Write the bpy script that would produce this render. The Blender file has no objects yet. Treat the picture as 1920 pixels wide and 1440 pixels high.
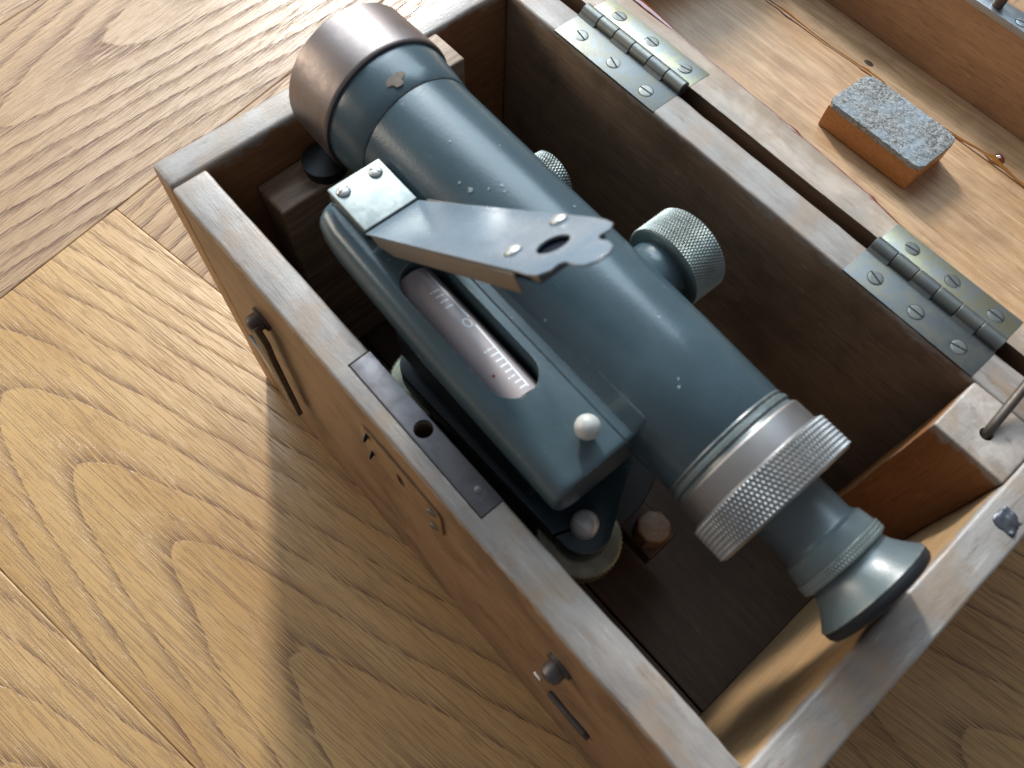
import bpy, bmesh, math, random
from mathutils import Vector, Matrix, noise

# ------------------------------------------------------------------ camera, world, lights
CM = 0.01
HB = 18.08                                   # height of the box rim above the floor, cm
scene = bpy.context.scene
col = scene.collection

def W(x, y, z):                              # box frame (cm, rim at z=0) -> world metres
    return Vector((x * CM, y * CM, (z + HB) * CM))

cam = bpy.data.cameras.new('camera')
camo = bpy.data.objects.new('camera', cam)
col.objects.link(camo)
right = Vector((0.6604, 0.7502, 0.0320)); down = Vector((0.6886, -0.5880, -0.4243)); fwd = Vector((-0.2995, 0.3022, -0.9050))
CAMR = Matrix((right, -down, -fwd)).transposed()
camo.matrix_world = Matrix.Translation(W(23.898, -4.079, 25.103)) @ CAMR.to_4x4()
cam.sensor_width = 36.0
cam.lens = 1563.08 / 1920 * 36
cam.clip_start = 0.01
cam.clip_end = 50
cam.dof.use_dof = True
cam.dof.focus_distance = 0.43
cam.dof.aperture_fstop = 17.0
scene.camera = camo

world = bpy.data.worlds.new('World'); scene.world = world; world.use_nodes = True
bgn = world.node_tree.nodes['Background']
bgn.inputs[0].default_value = (0.88, 0.91, 1.0, 1); bgn.inputs[1].default_value = 0.24

def area(name, az, el, dist, sx, sy, power, colr):
    l = bpy.data.lights.new(name, 'AREA'); l.shape = 'RECTANGLE'; l.size = sx; l.size_y = sy; l.energy = power; l.color = colr
    o = bpy.data.objects.new(name, l); col.objects.link(o)
    t = W(12, 8, 0); a = math.radians(az); e = math.radians(el)
    d = Vector((math.cos(e) * math.cos(a), math.cos(e) * math.sin(a), math.sin(e)))
    o.location = t + d * dist
    o.rotation_euler = d.to_track_quat('Z', 'Y').to_euler()
    return o
area('window_light', 150, 29, 3.0, 0.24, 0.66, 116, (1.0, 0.97, 0.92))
area('side_window_light', 144, 45, 3.2, 3.3, 1.7, 118, (0.68, 0.86, 1.0))
area('room_fill_light', 216, 16, 3.2, 1.6, 0.9, 40, (1.0, 0.87, 0.70))  # low warm fill, added to brighten the shaded floor and front face

scene.view_settings.view_transform = 'Standard'
scene.view_settings.look = 'None'
scene.view_settings.exposure = 0.0
scene.view_settings.gamma = 1.0
scene.render.engine = 'CYCLES'

# ------------------------------------------------------------------ node helpers
class NB:
    def __init__(s, name):
        s.m = bpy.data.materials.new(name); s.m.use_nodes = True
        s.t = s.m.node_tree; s.t.nodes.clear()
        s.out = s.n('ShaderNodeOutputMaterial'); s.p = s.n('ShaderNodeBsdfPrincipled')
        s.t.links.new(s.p.outputs[0], s.out.inputs[0])
    def n(s, t): return s.t.nodes.new(t)
    def put(s, sock, v):
        if isinstance(v, bpy.types.NodeSocket): s.t.links.new(v, sock)
        elif isinstance(v, tuple) and len(v) == 3 and sock.type == 'RGBA': sock.default_value = (*v, 1)
        else: sock.default_value = v
    def obj(s): return s.n('ShaderNodeTexCoord').outputs['Object']
    def map(s, v, scale=(1, 1, 1), loc=(0, 0, 0), rot=(0, 0, 0)):
        m = s.n('ShaderNodeMapping'); s.put(m.inputs[0], v)
        m.inputs['Scale'].default_value = scale; m.inputs['Location'].default_value = loc; m.inputs['Rotation'].default_value = rot
        return m.outputs[0]
    def cm(s, sc=(1, 1, 1), loc=(0, 0, 0)): return s.map(s.obj(), tuple(100 * a for a in sc), loc)
    def noise(s, v, scale=1.0, detail=3.0, rough=0.5, dist=0.0, colr=False):
        m = s.n('ShaderNodeTexNoise'); s.put(m.inputs['Vector'], v); m.inputs['Scale'].default_value = scale
        m.inputs['Detail'].default_value = detail; m.inputs['Roughness'].default_value = rough; m.inputs['Distortion'].default_value = dist
        return m.outputs['Color' if colr else 'Fac']
    def voro(s, v, scale=1.0, feat='F1'):
        m = s.n('ShaderNodeTexVoronoi'); s.put(m.inputs['Vector'], v); m.inputs['Scale'].default_value = scale; m.feature = feat
        return m.outputs['Distance']
    def math(s, op, a, b=0.0, c=0.0, clamp=False):
        m = s.n('ShaderNodeMath'); m.operation = op; m.use_clamp = clamp
        s.put(m.inputs[0], a); s.put(m.inputs[1], b); s.put(m.inputs[2], c); return m.outputs[0]
    def ramp(s, f, *stops):
        m = s.n('ShaderNodeValToRGB'); s.put(m.inputs[0], f); e = m.color_ramp.elements
        while len(e) < len(stops): e.new(0.5)
        for i, (p, c) in enumerate(stops):
            e[i].position = p; e[i].color = (c, c, c, 1) if isinstance(c, (int, float)) else (*c, 1)
        return m.outputs[0]
    def step(s, f, a, b): 
        m = s.n('ShaderNodeMapRange'); m.interpolation_type = 'SMOOTHSTEP'; s.put(m.inputs[0], f)
        m.inputs[1].default_value = a; m.inputs[2].default_value = b; return m.outputs[0]
    def mix(s, f, a, b, mode='MIX'):
        m = s.n('ShaderNodeMix'); m.data_type = 'RGBA'; m.blend_type = mode; m.clamp_factor = True
        s.put(m.inputs[0], f); s.put(m.inputs[6], a); s.put(m.inputs[7], b); return m.outputs[2]
    def sep(s, v):
        m = s.n('ShaderNodeSeparateXYZ'); s.put(m.inputs[0], v); return m.outputs
    def comb(s, x, y, z):
        m = s.n('ShaderNodeCombineXYZ'); s.put(m.inputs[0], x); s.put(m.inputs[1], y); s.put(m.inputs[2], z); return m.outputs[0]
    def bump(s, h, strength=0.3, dist=0.0005, nrm=None):
        m = s.n('ShaderNodeBump'); s.put(m.inputs['Height'], h); m.inputs['Strength'].default_value = strength; m.inputs['Distance'].default_value = dist
        if nrm: s.put(m.inputs['Normal'], nrm)
        return m.outputs[0]
    def set(s, **k):
        for a, v in k.items():
            s.put(s.p.inputs[{'base': 'Base Color', 'rough': 'Roughness', 'metal': 'Metallic', 'spec': 'Specular IOR Level', 'nrm': 'Normal', 'coat': 'Coat Weight', 'coatr': 'Coat Roughness', 'trans': 'Transmission Weight', 'ior': 'IOR'}[a]], v)
        return s.m

# ------------------------------------------------------------------ materials
def oak_floor():
    b = NB('oak_floor'); x, y, z = b.sep(b.cm())
    inf = b.n('ShaderNodeObjectInfo'); cr, cg, cb = b.sep(inf.outputs['Color'])
    xs = b.math('SUBTRACT', x, b.math('MULTIPLY', cr, 100.0))
    ys = b.math('SUBTRACT', y, b.math('MULTIPLY', b.math('SUBTRACT', cg, 0.5), 20.0))
    seed = b.math('MULTIPLY', inf.outputs['Random'], 57.0)
    warp = b.noise(b.comb(b.math('MULTIPLY', xs, 0.045), b.math('MULTIPLY', ys, 0.20), seed), 1.0, 2.0, 0.45)
    warp2 = b.noise(b.comb(b.math('MULTIPLY', xs, 0.30), b.math('MULTIPLY', ys, 1.1), seed), 1.0, 2, 0.5)
    hyp = b.math('SQRT', b.math('ADD', b.math('MULTIPLY', ys, ys), 12.0))
    F = b.math('SUBTRACT', b.math('SUBTRACT', hyp, 3.46), b.math('MULTIPLY', xs, 0.15))
    F = b.math('ADD', F, b.math('MULTIPLY', b.math('SUBTRACT', warp, 0.5), 1.5))
    F = b.math('ADD', F, b.math('MULTIPLY', b.math('SUBTRACT', warp2, 0.5), 0.22))
    fr = b.math('FRACT', b.math('DIVIDE', F, 1.2))
    en = b.ramp(fr, (0.0, 0.0), (0.02, 1.0), (0.07, 0.8), (0.19, 0.12), (0.40, 0.0))
    ew = b.ramp(fr, (0.0, 0.0), (0.03, 1.0), (0.20, 0.8), (0.45, 0.12), (0.8, 0.0))
    early = b.math('ADD', b.math('MULTIPLY', en, b.math('SUBTRACT', 1.0, cb)), b.math('MULTIPLY', ew, cb), clamp=True)
    st1 = b.noise(b.comb(b.math('MULTIPLY', xs, 0.34), b.math('MULTIPLY', ys, 19.0), seed), 1.0, 1.2, 0.5)
    st2 = b.noise(b.comb(b.math('MULTIPLY', xs, 0.15), b.math('MULTIPLY', ys, 15.0), b.math('ADD', seed, 9.0)), 1.0, 1.0, 0.5)
    st3 = b.noise(b.comb(b.math('MULTIPLY', xs, 0.6), b.math('MULTIPLY', ys, 20.0), b.math('ADD', seed, 5.0)), 1.0, 1.0, 0.5)
    fib = b.noise(b.comb(b.math('MULTIPLY', xs, 0.06), b.math('MULTIPLY', ys, 11.0), seed), 1.0, 2.5, 0.6)
    p1 = b.step(st1, 0.47, 0.56); p2 = b.step(st2, 0.61, 0.65); p3 = b.step(st3, 0.60, 0.65)
    msk = b.math('MULTIPLY', p1, early)
    pore = b.math('MAXIMUM', msk, b.math('MULTIPLY', p2, 0.55), clamp=True)
    pore = b.math('MAXIMUM', pore, b.math('MULTIPLY', p3, 0.42), clamp=True)
    lrg = b.noise(b.comb(b.math('MULTIPLY', xs, 0.07), b.math('MULTIPLY', ys, 0.22), b.math('ADD', seed, 3.0)), 1.0, 3, 0.55)
    basec = b.mix(b.step(lrg, 0.3, 0.7), (0.42, 0.235, 0.075), (0.50, 0.305, 0.115))
    basec = b.mix(b.math('MULTIPLY', early, 0.18), basec, (0.33, 0.185, 0.08))
    basec = b.mix(b.math('MULTIPLY', b.step(warp2, 0.55, 0.75), 0.18), basec, (0.58, 0.42, 0.24))
    basec = b.mix(b.math('MULTIPLY', b.step(fib, 0.42, 0.62), 0.30), basec, (0.30, 0.17, 0.072))
    basec = b.mix(b.math('MULTIPLY', cb, 0.55), basec, (0.45, 0.335, 0.25))
    c = b.mix(b.math('MULTIPLY', pore, b.math('ADD', 0.78, b.math('MULTIPLY', cb, 0.17))), basec, (0.105, 0.045, 0.030))
    spots = b.voro(b.comb(b.math('MULTIPLY', xs, 0.10), b.math('MULTIPLY', ys, 0.12), seed), 1.0)
    c = b.mix(b.math('MULTIPLY', b.step(spots, 0.045, 0.02), 0.7), c, (0.09, 0.06, 0.07))
    h = b.math('SUBTRACT', b.math('MULTIPLY', fib, 0.16), b.math('MULTIPLY', pore, 1.1))
    rg = b.math('ADD', 0.27, b.math('MULTIPLY', pore, 0.3))
    rg = b.math('ADD', rg, b.math('MULTIPLY', lrg, 0.10))
    return b.set(base=c, rough=rg, spec=0.45, nrm=b.bump(h, 0.6, 0.0006))

def box_wood(name, colA, colB, grain=(0.12, 1.6, 1.6), rimz=None, worn=(0.33, 0.30, 0.275), rough=0.42, stain=0.4, axis=2, spec=0.45, dents=True):
    """varnished fruit wood; where rimz is given the varnish is rubbed off towards the rim (z in cm)"""
    b = NB(name); P = b.cm()
    g = b.noise(b.map(P, grain), 2.2, 4, 0.6, 0.6)
    g2 = b.noise(b.map(P, tuple(a * 3.2 for a in grain)), 3.0, 3, 0.6)
    big = b.noise(P, 0.28, 4, 0.6, 0.3)
    fine = b.noise(P, 7.0, 3, 0.6)
    c = b.mix(b.step(g, 0.3, 0.72), colA, colB)
    c = b.mix(b.math('MULTIPLY', b.step(big, 0.42, 0.7), stain), c, tuple(a * 0.45 for a in colA))
    c = b.mix(b.math('MULTIPLY', b.step(g2, 0.50, 0.68), 0.40), c, tuple(a * 0.35 for a in colA))
    rr = b.math('ADD', rough, b.math('MULTIPLY', fine, 0.14))
    scr = b.noise(b.map(P, (0.6, 5, 1.2), rot=(0.3, 0.2, 0.7)), 1.7, 3, 0.7)
    sm = b.math('MULTIPLY', b.step(scr, 0.66, 0.74), 0.35)
    c = b.mix(sm, c, tuple(min(1, a * 1.7 + 0.06) for a in colB))
    h = b.math('ADD', b.math('MULTIPLY', g2, 0.5), b.math('MULTIPLY', fine, 0.35))
    if rimz is not None:
        z = b.sep(P)[axis]
        nz = b.noise(P, 1.1, 4, 0.65)
        lev = b.math('ADD', z, b.math('MULTIPLY', b.math('SUBTRACT', nz, 0.5), 1.5))
        wm = b.step(lev, rimz - 0.42, rimz - 0.12)
        wm = b.math('MAXIMUM', wm, b.math('MULTIPLY', b.step(z, rimz - 0.10, rimz - 0.03), 0.85))
        wn = b.noise(b.map(P, tuple(max(0.2, a * .6) for a in grain), loc=(3, 5, 1)), 0.9, 5, 0.68, 0.3)
        wc = b.mix(b.step(wn, 0.35, 0.66), worn, (worn[0] * 0.70, worn[1] * 0.66, worn[2] * 0.64))
        wf = b.noise(b.map(P, tuple(max(0.22, a * 1.15) for a in grain)), 1.5, 6, 0.74, 0.25)
        wc = b.mix(b.math('MULTIPLY', b.step(wf, 0.54, 0.70), 0.75), wc, (worn[0] * 0.42, worn[1] * 0.36, worn[2] * 0.33))
        gr = b.noise(P, 0.45, 4, 0.6, 0.5)
        wc = b.mix(b.math('MULTIPLY', b.step(gr, 0.50, 0.66), 0.38), wc, (0.20, 0.18, 0.17))
        wc = b.mix(b.math('MULTIPLY', b.step(wf, 0.44, 0.30), 0.7), wc, (0.47, 0.435, 0.40))
        wp = b.noise(b.map(P, (0.5, 0.5, 0.5), loc=(9, 2, 4)), 0.8, 4, 0.6, 0.4)
        wc = b.mix(b.math('MULTIPLY', b.step(wp, 0.46, 0.62), 0.6), wc, (0.30, 0.215, 0.145))
        c = b.mix(wm, c, wc)
        bv = b.n('ShaderNodeBevel'); bv.samples = 4; bv.inputs['Radius'].default_value = 0.0012
        geo = b.n('ShaderNodeNewGeometry'); dt = b.n('ShaderNodeVectorMath'); dt.operation = 'DOT_PRODUCT'
        b.put(dt.inputs[0], bv.outputs[0]); b.put(dt.inputs[1], geo.outputs['Normal'])
        eg = b.step(b.math('SUBTRACT', 1.0, dt.outputs['Value']), 0.02, 0.10)
        eg = b.math('MULTIPLY', eg, b.step(b.noise(P, 1.6, 4, 0.7), 0.47, 0.60))
        c = b.mix(b.math('MULTIPLY', eg, 0.65), c, (0.58, 0.53, 0.47))
        rr = b.math('SUBTRACT', rr, b.math('MULTIPLY', wm, 0.10))
        h = b.math('ADD', h, b.math('MULTIPLY', b.math('MULTIPLY', wf, wm), 0.7))
    return b.set(base=c, rough=rr, spec=spec, nrm=b.bump(h, 0.45, 0.0004))

def enamel(name, base, rough=0.30, chips=0.5):
    b = NB(name); P = b.cm()
    n1 = b.noise(P, 0.55, 4, 0.6); n2 = b.noise(P, 9.0, 2, 0.5); n3 = b.noise(b.map(P, (0.25, 1, 1)), 2.6, 4, 0.7, 0.4)
    c = b.mix(b.step(n1, 0.35, 0.7), tuple(a * 0.93 for a in base), tuple(a * 1.08 for a in base))
    v = b.voro(P, 1.15); msk = b.noise(P, 0.35, 2, 0.5)
    chip = b.math('MULTIPLY', b.step(b.math('ADD', v, b.math('MULTIPLY', b.noise(P, 5, 3, 0.7), 0.12)), 0.115, 0.085), b.step(msk, 0.46, 0.56))
    c = b.mix(b.math('MULTIPLY', chip, chips), c, (0.42, 0.50, 0.52))
    sm = b.math('MULTIPLY', b.step(n3, 0.62, 0.76), 0.14)
    c = b.mix(sm, c, tuple(a * 1.5 + 0.07 for a in base))
    bv = b.n('ShaderNodeBevel'); bv.samples = 4; bv.inputs['Radius'].default_value = 0.0011
    geo = b.n('ShaderNodeNewGeometry'); dt = b.n('ShaderNodeVectorMath'); dt.operation = 'DOT_PRODUCT'
    b.put(dt.inputs[0], bv.outputs[0]); b.put(dt.inputs[1], geo.outputs['Normal'])
    edge = b.math('SUBTRACT', 1.0, dt.outputs['Value'])
    wn = b.noise(P, 3.2, 4, 0.7)
    edge = b.math('MULTIPLY', b.step(edge, 0.04, 0.16), b.step(wn, 0.46, 0.60))
    c = b.mix(b.math('MULTIPLY', edge, 0.75), c, (0.30, 0.25, 0.21))
    r = b.math('ADD', rough, b.math('MULTIPLY', b.math('SUBTRACT', n3, 0.5), 0.14))
    return b.set(base=c, rough=r, spec=0.55, nrm=b.bump(b.math('ADD', n2, b.math('MULTIPLY', n1, 0.5)), 0.06, 0.0006))

def metal(name, base, rough=0.35, tarn=None, mixed=0.5, brushed=None, metallic=1.0):
    b = NB(name); P = b.cm()
    n = b.noise(P, 1.3, 5, 0.65, 0.4); f = b.noise(b.map(P, brushed) if brushed else P, 6.0, 3, 0.6)
    t = tarn or tuple(a * 0.6 for a in base)
    c = b.mix(b.math('MULTIPLY', b.step(n, 0.42, 0.62), mixed), base, t)
    c = b.mix(b.math('MULTIPLY', b.step(f, 0.55, 0.75), 0.25), c, tuple(a * 0.6 for a in base))
    r = b.math('ADD', rough, b.math('MULTIPLY', b.math('SUBTRACT', n, 0.4), 0.3))
    return b.set(base=c, metal=metallic, rough=r, nrm=b.bump(b.math('ADD', f, n), 0.07, 0.0004))

def plain(name, c, rough=0.5, metallic=0.0, var=0.15, spec=0.5):
    b = NB(name); P = b.cm(); n = b.noise(P, 2.0, 4, 0.6)
    return b.set(base=b.mix(n, tuple(a * (1 - var) for a in c), tuple(a * (1 + var) for a in c)), rough=rough, metal=metallic, spec=spec, nrm=b.bump(n, 0.08, 0.0005))

M = {}
M['oak'] = oak_floor()
M['under'] = plain('floor_underlay', (0.05, 0.03, 0.02), 0.9)
WX = (0.12, 1.6, 1.6); WY = (1.6, 0.12, 1.6)
M['ext_x'] = box_wood('box_outside_long', (0.20, 0.112, 0.060), (0.275, 0.165, 0.092), WX, 0.0, stain=0.75)
M['int_x'] = box_wood('box_inside_long', (0.235, 0.165, 0.115), (0.31, 0.22, 0.155), WX, 0.0, stain=0.6, rough=0.36)
M['ext_y'] = box_wood('box_outside_end', (0.30, 0.155, 0.065), (0.38, 0.215, 0.10), WY, 0.0)
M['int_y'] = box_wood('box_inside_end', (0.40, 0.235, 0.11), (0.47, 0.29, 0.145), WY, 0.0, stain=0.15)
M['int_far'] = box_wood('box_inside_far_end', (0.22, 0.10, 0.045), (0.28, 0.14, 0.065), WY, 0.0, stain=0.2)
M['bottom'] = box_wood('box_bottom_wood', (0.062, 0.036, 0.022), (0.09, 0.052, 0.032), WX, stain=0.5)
M['block'] = box_wood('corner_block_wood', (0.27, 0.105, 0.035), (0.33, 0.14, 0.05), (1.6, 1.6, 0.12), 0.0, worn=(0.46, 0.40, 0.35), stain=0.2)
M['rest'] = box_wood('rest_block_wood', (0.20, 0.125, 0.08), (0.40, 0.29, 0.20), (1.3, 0.08, 1.3), stain=0.3, rough=0.5)
M['peg'] = box_wood('peg_wood', (0.20, 0.115, 0.065), (0.28, 0.18, 0.115), (1.2, 1.2, 0.2), stain=0.4)
M['lidrim'] = box_wood('lid_rim_wood', (0.42, 0.27, 0.15), (0.50, 0.33, 0.19), WX, 0.0, worn=(0.46, 0.38, 0.31))
M['lidpan'] = box_wood('lid_panel_wood', (0.39, 0.225, 0.11), (0.54, 0.36, 0.215), (0.07, 1.0, 1.0), stain=0.40, rough=0.33, spec=0.55)
M['lidfar'] = box_wood('lid_front_wood', (0.30, 0.165, 0.085), (0.36, 0.205, 0.11), WX, stain=0.3)
M['paint'] = enamel('grey_blue_enamel', (0.052, 0.084, 0.101), 0.25)
M['paint_d'] = enamel('dark_blue_enamel', (0.018, 0.040, 0.056), 0.30, 0.2)
M['paint_l'] = enamel('pale_grey_green_enamel', (0.09, 0.114, 0.118), 0.34, 0.2)
M['arm'] = enamel('arm_grey_blue_enamel', (0.15, 0.195, 0.24), 0.26, 0.15)
M['armside'] = plain('arm_bare_edge', (0.17, 0.145, 0.12), 0.45, 0.3)
M['ring'] = metal('aged_nickel', (0.245, 0.208, 0.195), 0.42, (0.20, 0.175, 0.175), 0.5)
M['silver'] = metal('dull_silver', (0.36, 0.345, 0.34), 0.45, (0.32, 0.295, 0.28), 0.6, (0.2, 2, 2))
def knurl_mat(name, base, rough):
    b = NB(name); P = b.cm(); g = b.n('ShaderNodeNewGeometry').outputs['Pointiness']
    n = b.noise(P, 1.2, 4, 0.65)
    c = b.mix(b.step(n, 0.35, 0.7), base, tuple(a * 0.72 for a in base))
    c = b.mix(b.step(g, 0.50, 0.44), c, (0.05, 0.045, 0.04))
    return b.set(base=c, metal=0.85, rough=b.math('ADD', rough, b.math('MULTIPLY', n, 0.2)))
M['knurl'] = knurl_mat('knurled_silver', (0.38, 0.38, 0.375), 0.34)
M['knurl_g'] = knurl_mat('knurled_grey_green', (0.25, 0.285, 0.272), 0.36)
M['plate'] = metal('pale_nickel_plate', (0.19, 0.213, 0.208), 0.50, (0.31, 0.34, 0.33), 0.7)
M['screw'] = metal('screw_steel', (0.60, 0.62, 0.60), 0.38, (0.45, 0.46, 0.45), 0.4, metallic=0.55)
M['brass'] = metal('tarnished_brass_leaf', (0.155, 0.168, 0.172), 0.50, (0.20, 0.19, 0.145), 0.6)
M['brass_y'] = metal('yellow_brass_leaf', (0.40, 0.375, 0.255), 0.40, (0.29, 0.31, 0.32), 0.8)
M['knuck'] = metal('hinge_knuckle_brass', (0.19, 0.20, 0.19), 0.48, (0.14, 0.14, 0.13), 0.5)
M['hscrew'] = metal('hinge_screw_brass', (0.20, 0.21, 0.20), 0.50, (0.17, 0.165, 0.14), 0.5)
M['bronze'] = metal('browned_lock_plate', (0.27, 0.175, 0.10), 0.45, (0.20, 0.13, 0.08), 0.6, metallic=0.6)
M['lidout'] = box_wood('lid_gap_shade_and_knot_wood', (0.06, 0.032, 0.018), (0.085, 0.045, 0.024), WX)  # lid outside varnish, darkened to put the hinge gap's shade into the colour
M['cap'] = plain('satin_silver_cap', (0.62, 0.65, 0.67), 0.28, 0.15, 0.08)
M['dark'] = plain('dark_gap', (0.012, 0.011, 0.010), 0.8)
M['steel'] = metal('dull_grey_steel', (0.155, 0.145, 0.15), 0.48, (0.115, 0.105, 0.11), 0.6)
M['steel_l'] = metal('light_steel_strip', (0.36, 0.39, 0.41), 0.40, (0.36, 0.38, 0.38), 0.5)
M['iron'] = metal('dark_iron', (0.14, 0.115, 0.095), 0.45, (0.08, 0.06, 0.05), 0.6, metallic=0.8)
M['lead'] = plain('lead_plug', (0.10, 0.105, 0.12), 0.42, 0.7, 0.5)
M['rubber'] = plain('black_rubber', (0.010, 0.011, 0.013), 0.5, spec=0.4)
M['chip'] = plain('bare_chipped_spot', (0.11, 0.085, 0.065), 0.75, 0.0, 0.5)
M['white'] = plain('white_bakelite', (0.46, 0.47, 0.45), 0.34, var=0.06)
M['resin'] = plain('red_shellac', (0.16, 0.028, 0.010), 0.10, var=0.4, spec=0.8)
M['amber'] = plain('amber_shellac', (0.26, 0.105, 0.022), 0.12, var=0.35, spec=0.8)
M['vial'] = plain('vial_glass_and_spirit', (0.40, 0.345, 0.35), 0.5, var=0.10, spec=0.9)
M['etch'] = plain('etched_white_marks', (0.85, 0.88, 0.93), 0.5, var=0.05)
M['etch_d'] = plain('etched_faint_marks', (0.75, 0.72, 0.76), 0.5, var=0.05)
M['red'] = plain('red_dots', (0.28, 0.02, 0.02), 0.5)
M['foot'] = metal('foot_screw_brass', (0.28, 0.27, 0.20), 0.45, (0.18, 0.18, 0.15), 0.5)
M['glass'] = plain('dark_lens', (0.01, 0.012, 0.02), 0.03, spec=0.9)
M['blockw'] = box_wood('pad_block_wood', (0.40, 0.18, 0.058), (0.46, 0.22, 0.078), (0.5, 1.2, 1.2), stain=0.1, rough=0.45)

def felt_mat():
    b = NB('worn_grey_felt'); P = b.cm()
    n = b.noise(P, 5.5, 5, 0.75, 1.2); g = b.noise(P, 0.55, 3, 0.6); v = b.noise(b.map(P, (2, 2, 2)), 4, 3, 0.7, 0.8)
    c = b.mix(b.step(n, 0.36, 0.64), (0.05, 0.047, 0.042), (0.40, 0.41, 0.40))
    c = b.mix(b.math('MULTIPLY', b.step(g, 0.40, 0.62), 0.6), c, (0.28, 0.35, 0.41))
    c = b.mix(b.math('MULTIPLY', b.step(v, 0.58, 0.68), 0.6), c, (0.035, 0.03, 0.025))
    return b.set(base=c, rough=0.75, nrm=b.bump(b.math('ADD', n, v), 0.7, 0.0009))
M['felt'] = felt_mat()

# ------------------------------------------------------------------ mesh helpers (all in cm)
def mesh_from(name, verts, faces, mats, fmat=None, smooth=35):
    me = bpy.data.meshes.new(name)
    me.from_pydata([(v[0] * CM, v[1] * CM, v[2] * CM) for v in verts], [], faces)
    me.update()
    for m in mats: me.materials.append(M[m])
    if fmat:
        for i, p in enumerate(me.polygons): p.material_index = fmat[i] if isinstance(fmat, list) else fmat(Vector(p.center) / CM, p.normal)
    bm = bmesh.new(); bm.from_mesh(me); bmesh.ops.recalc_face_normals(bm, faces=bm.faces); bm.to_mesh(me); bm.free()
    if callable(fmat):
        for p in me.polygons: p.material_index = fmat(Vector(p.center) / CM, p.normal)
    if smooth:
        for p in me.polygons: p.use_smooth = True
        me.set_sharp_from_angle(angle=math.radians(smooth))
    return me

def obj(name, me, parent=None, loc=(0, 0, 0), rot=(0, 0, 0)):
    o = bpy.data.objects.new(name, me); col.objects.link(o)
    o.parent = parent; o.location = [a * CM for a in loc]; o.rotation_euler = rot
    return o

def tag(o, label, cat=None, kind=None, group=None):
    if label: o['label'] = label
    if cat: o['category'] = cat
    if kind: o['kind'] = kind
    if group: o['group'] = group
    return o

def rbox(lo, hi, r=0.1, step=None, wob=0.0, freq=0.5, taper=None):
    """rounded box with optional surface wobble: returns verts, faces"""
    def ax(a, b):
        rr = min(r, (b - a) * 0.49); mid = [a + rr, b - rr]
        if step:
            k = max(1, int((b - a - 2 * rr) / step)); mid = [a + rr + (b - a - 2 * rr) * i / k for i in range(k + 1)]
        return [a, a + rr * 0.3, a + rr * 0.62] + mid + [b - rr * 0.62, b - rr * 0.3, b]
    A = [ax(lo[i], hi[i]) for i in range(3)]; n = [len(a) - 1 for a in A]
    V = []; idx = {}; F = []
    def vid(i, j, k):
        key = (i, j, k)
        if key not in idx:
            p = Vector((A[0][i], A[1][j], A[2][k])); q = Vector([min(max(p[t], lo[t] + min(r, (hi[t] - lo[t]) * .49)), hi[t] - min(r, (hi[t] - lo[t]) * .49)) for t in range(3)])
            d = p - q
            if d.length > 1e-6: p = q + d.normalized() * min(r, *[(hi[t] - lo[t]) * .49 for t in range(3)]) if min([abs(x) for x in d]) >= 0 else p
            if wob: p = p + noise.noise_vector(p * freq) * wob + noise.noise_vector(p * freq * 4.3) * wob * 0.55
            idx[key] = len(V); V.append(p)
        return idx[key]
    for d in range(3):
        e, f = [(1, 2), (2, 0), (0, 1)][d]
        for side in (0, n[d]):
            for i in range(n[e]):
                for j in range(n[f]):
                    q = []
                    for (a, b_) in ((i, j), (i + 1, j), (i + 1, j + 1), (i, j + 1)):
                        t = [0, 0, 0]; t[d] = side; t[e] = a; t[f] = b_; q.append(vid(*t))
                    F.append(q if side else q[::-1])
    return V, F

def lathe(prof, n=64, axis='x', c=(0, 0, 0), caps=True):
    V = []; F = []
    for s, r in prof:
        for i in range(n):
            a = 2 * math.pi * i / n; p, q = r * math.cos(a), r * math.sin(a)
            V.append({'x': (c[0] + s, c[1] + p, c[2] + q), 'y': (c[0] + q, c[1] + s, c[2] + p), 'z': (c[0] + p, c[1] + q, c[2] + s)}[axis])
    for k in range(len(prof) - 1):
        for i in range(n):
            j = (i + 1) % n; F.append((k * n + i, k * n + j, (k + 1) * n + j, (k + 1) * n + i))
    if caps:
        F.append(tuple(range(n))[::-1]); F.append(tuple(range((len(prof) - 1) * n, len(prof) * n)))
    return V, F

def knurl(s0, s1, r, depth, pitch, axis='x', c=(0, 0, 0), per=6, straight=False, bore=0.3):
    teeth = int(2 * math.pi * r / pitch); n = teeth * per
    L = s1 - s0; m = max(4, int(L / pitch * per))
    rows = [(s0, bore), (s0, r - 0.16), (s0 + 0.05, r - 0.07)] + [(s0 + 0.08 + (L - 0.16) * i / m, None) for i in range(m + 1)] + [(s1 - 0.05, r - 0.07), (s1, r - 0.16), (s1, bore)]
    V = []; F = []
    tri = lambda t: 1 - abs((t % 1.0) - 0.5) * 2
    for s, rr in rows:
        for i in range(n):
            a = 2 * math.pi * i / n
            if rr is None:
                t = a / (2 * math.pi) * teeth; u = (s - s0) / pitch
                h = tri(t) if straight else min(tri(t + u * 0.5 * 1.0), tri(t - u * 0.5 * 1.0)) * 1.25
                R = r - depth + depth * h
            else: R = rr
            p, q = R * math.cos(a), R * math.sin(a)
            V.append({'x': (c[0] + s, c[1] + p, c[2] + q), 'y': (c[0] + q, c[1] + s, c[2] + p), 'z': (c[0] + p, c[1] + q, c[2] + s)}[axis])
    for k in range(len(rows) - 1):
        for i in range(n):
            j = (i + 1) % n; F.append((k * n + i, k * n + j, (k + 1) * n + j, (k + 1) * n + i))
    F.append(tuple(range(n))[::-1]); F.append(tuple(range((len(rows) - 1) * n, len(rows) * n)))
    return V, F

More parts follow.
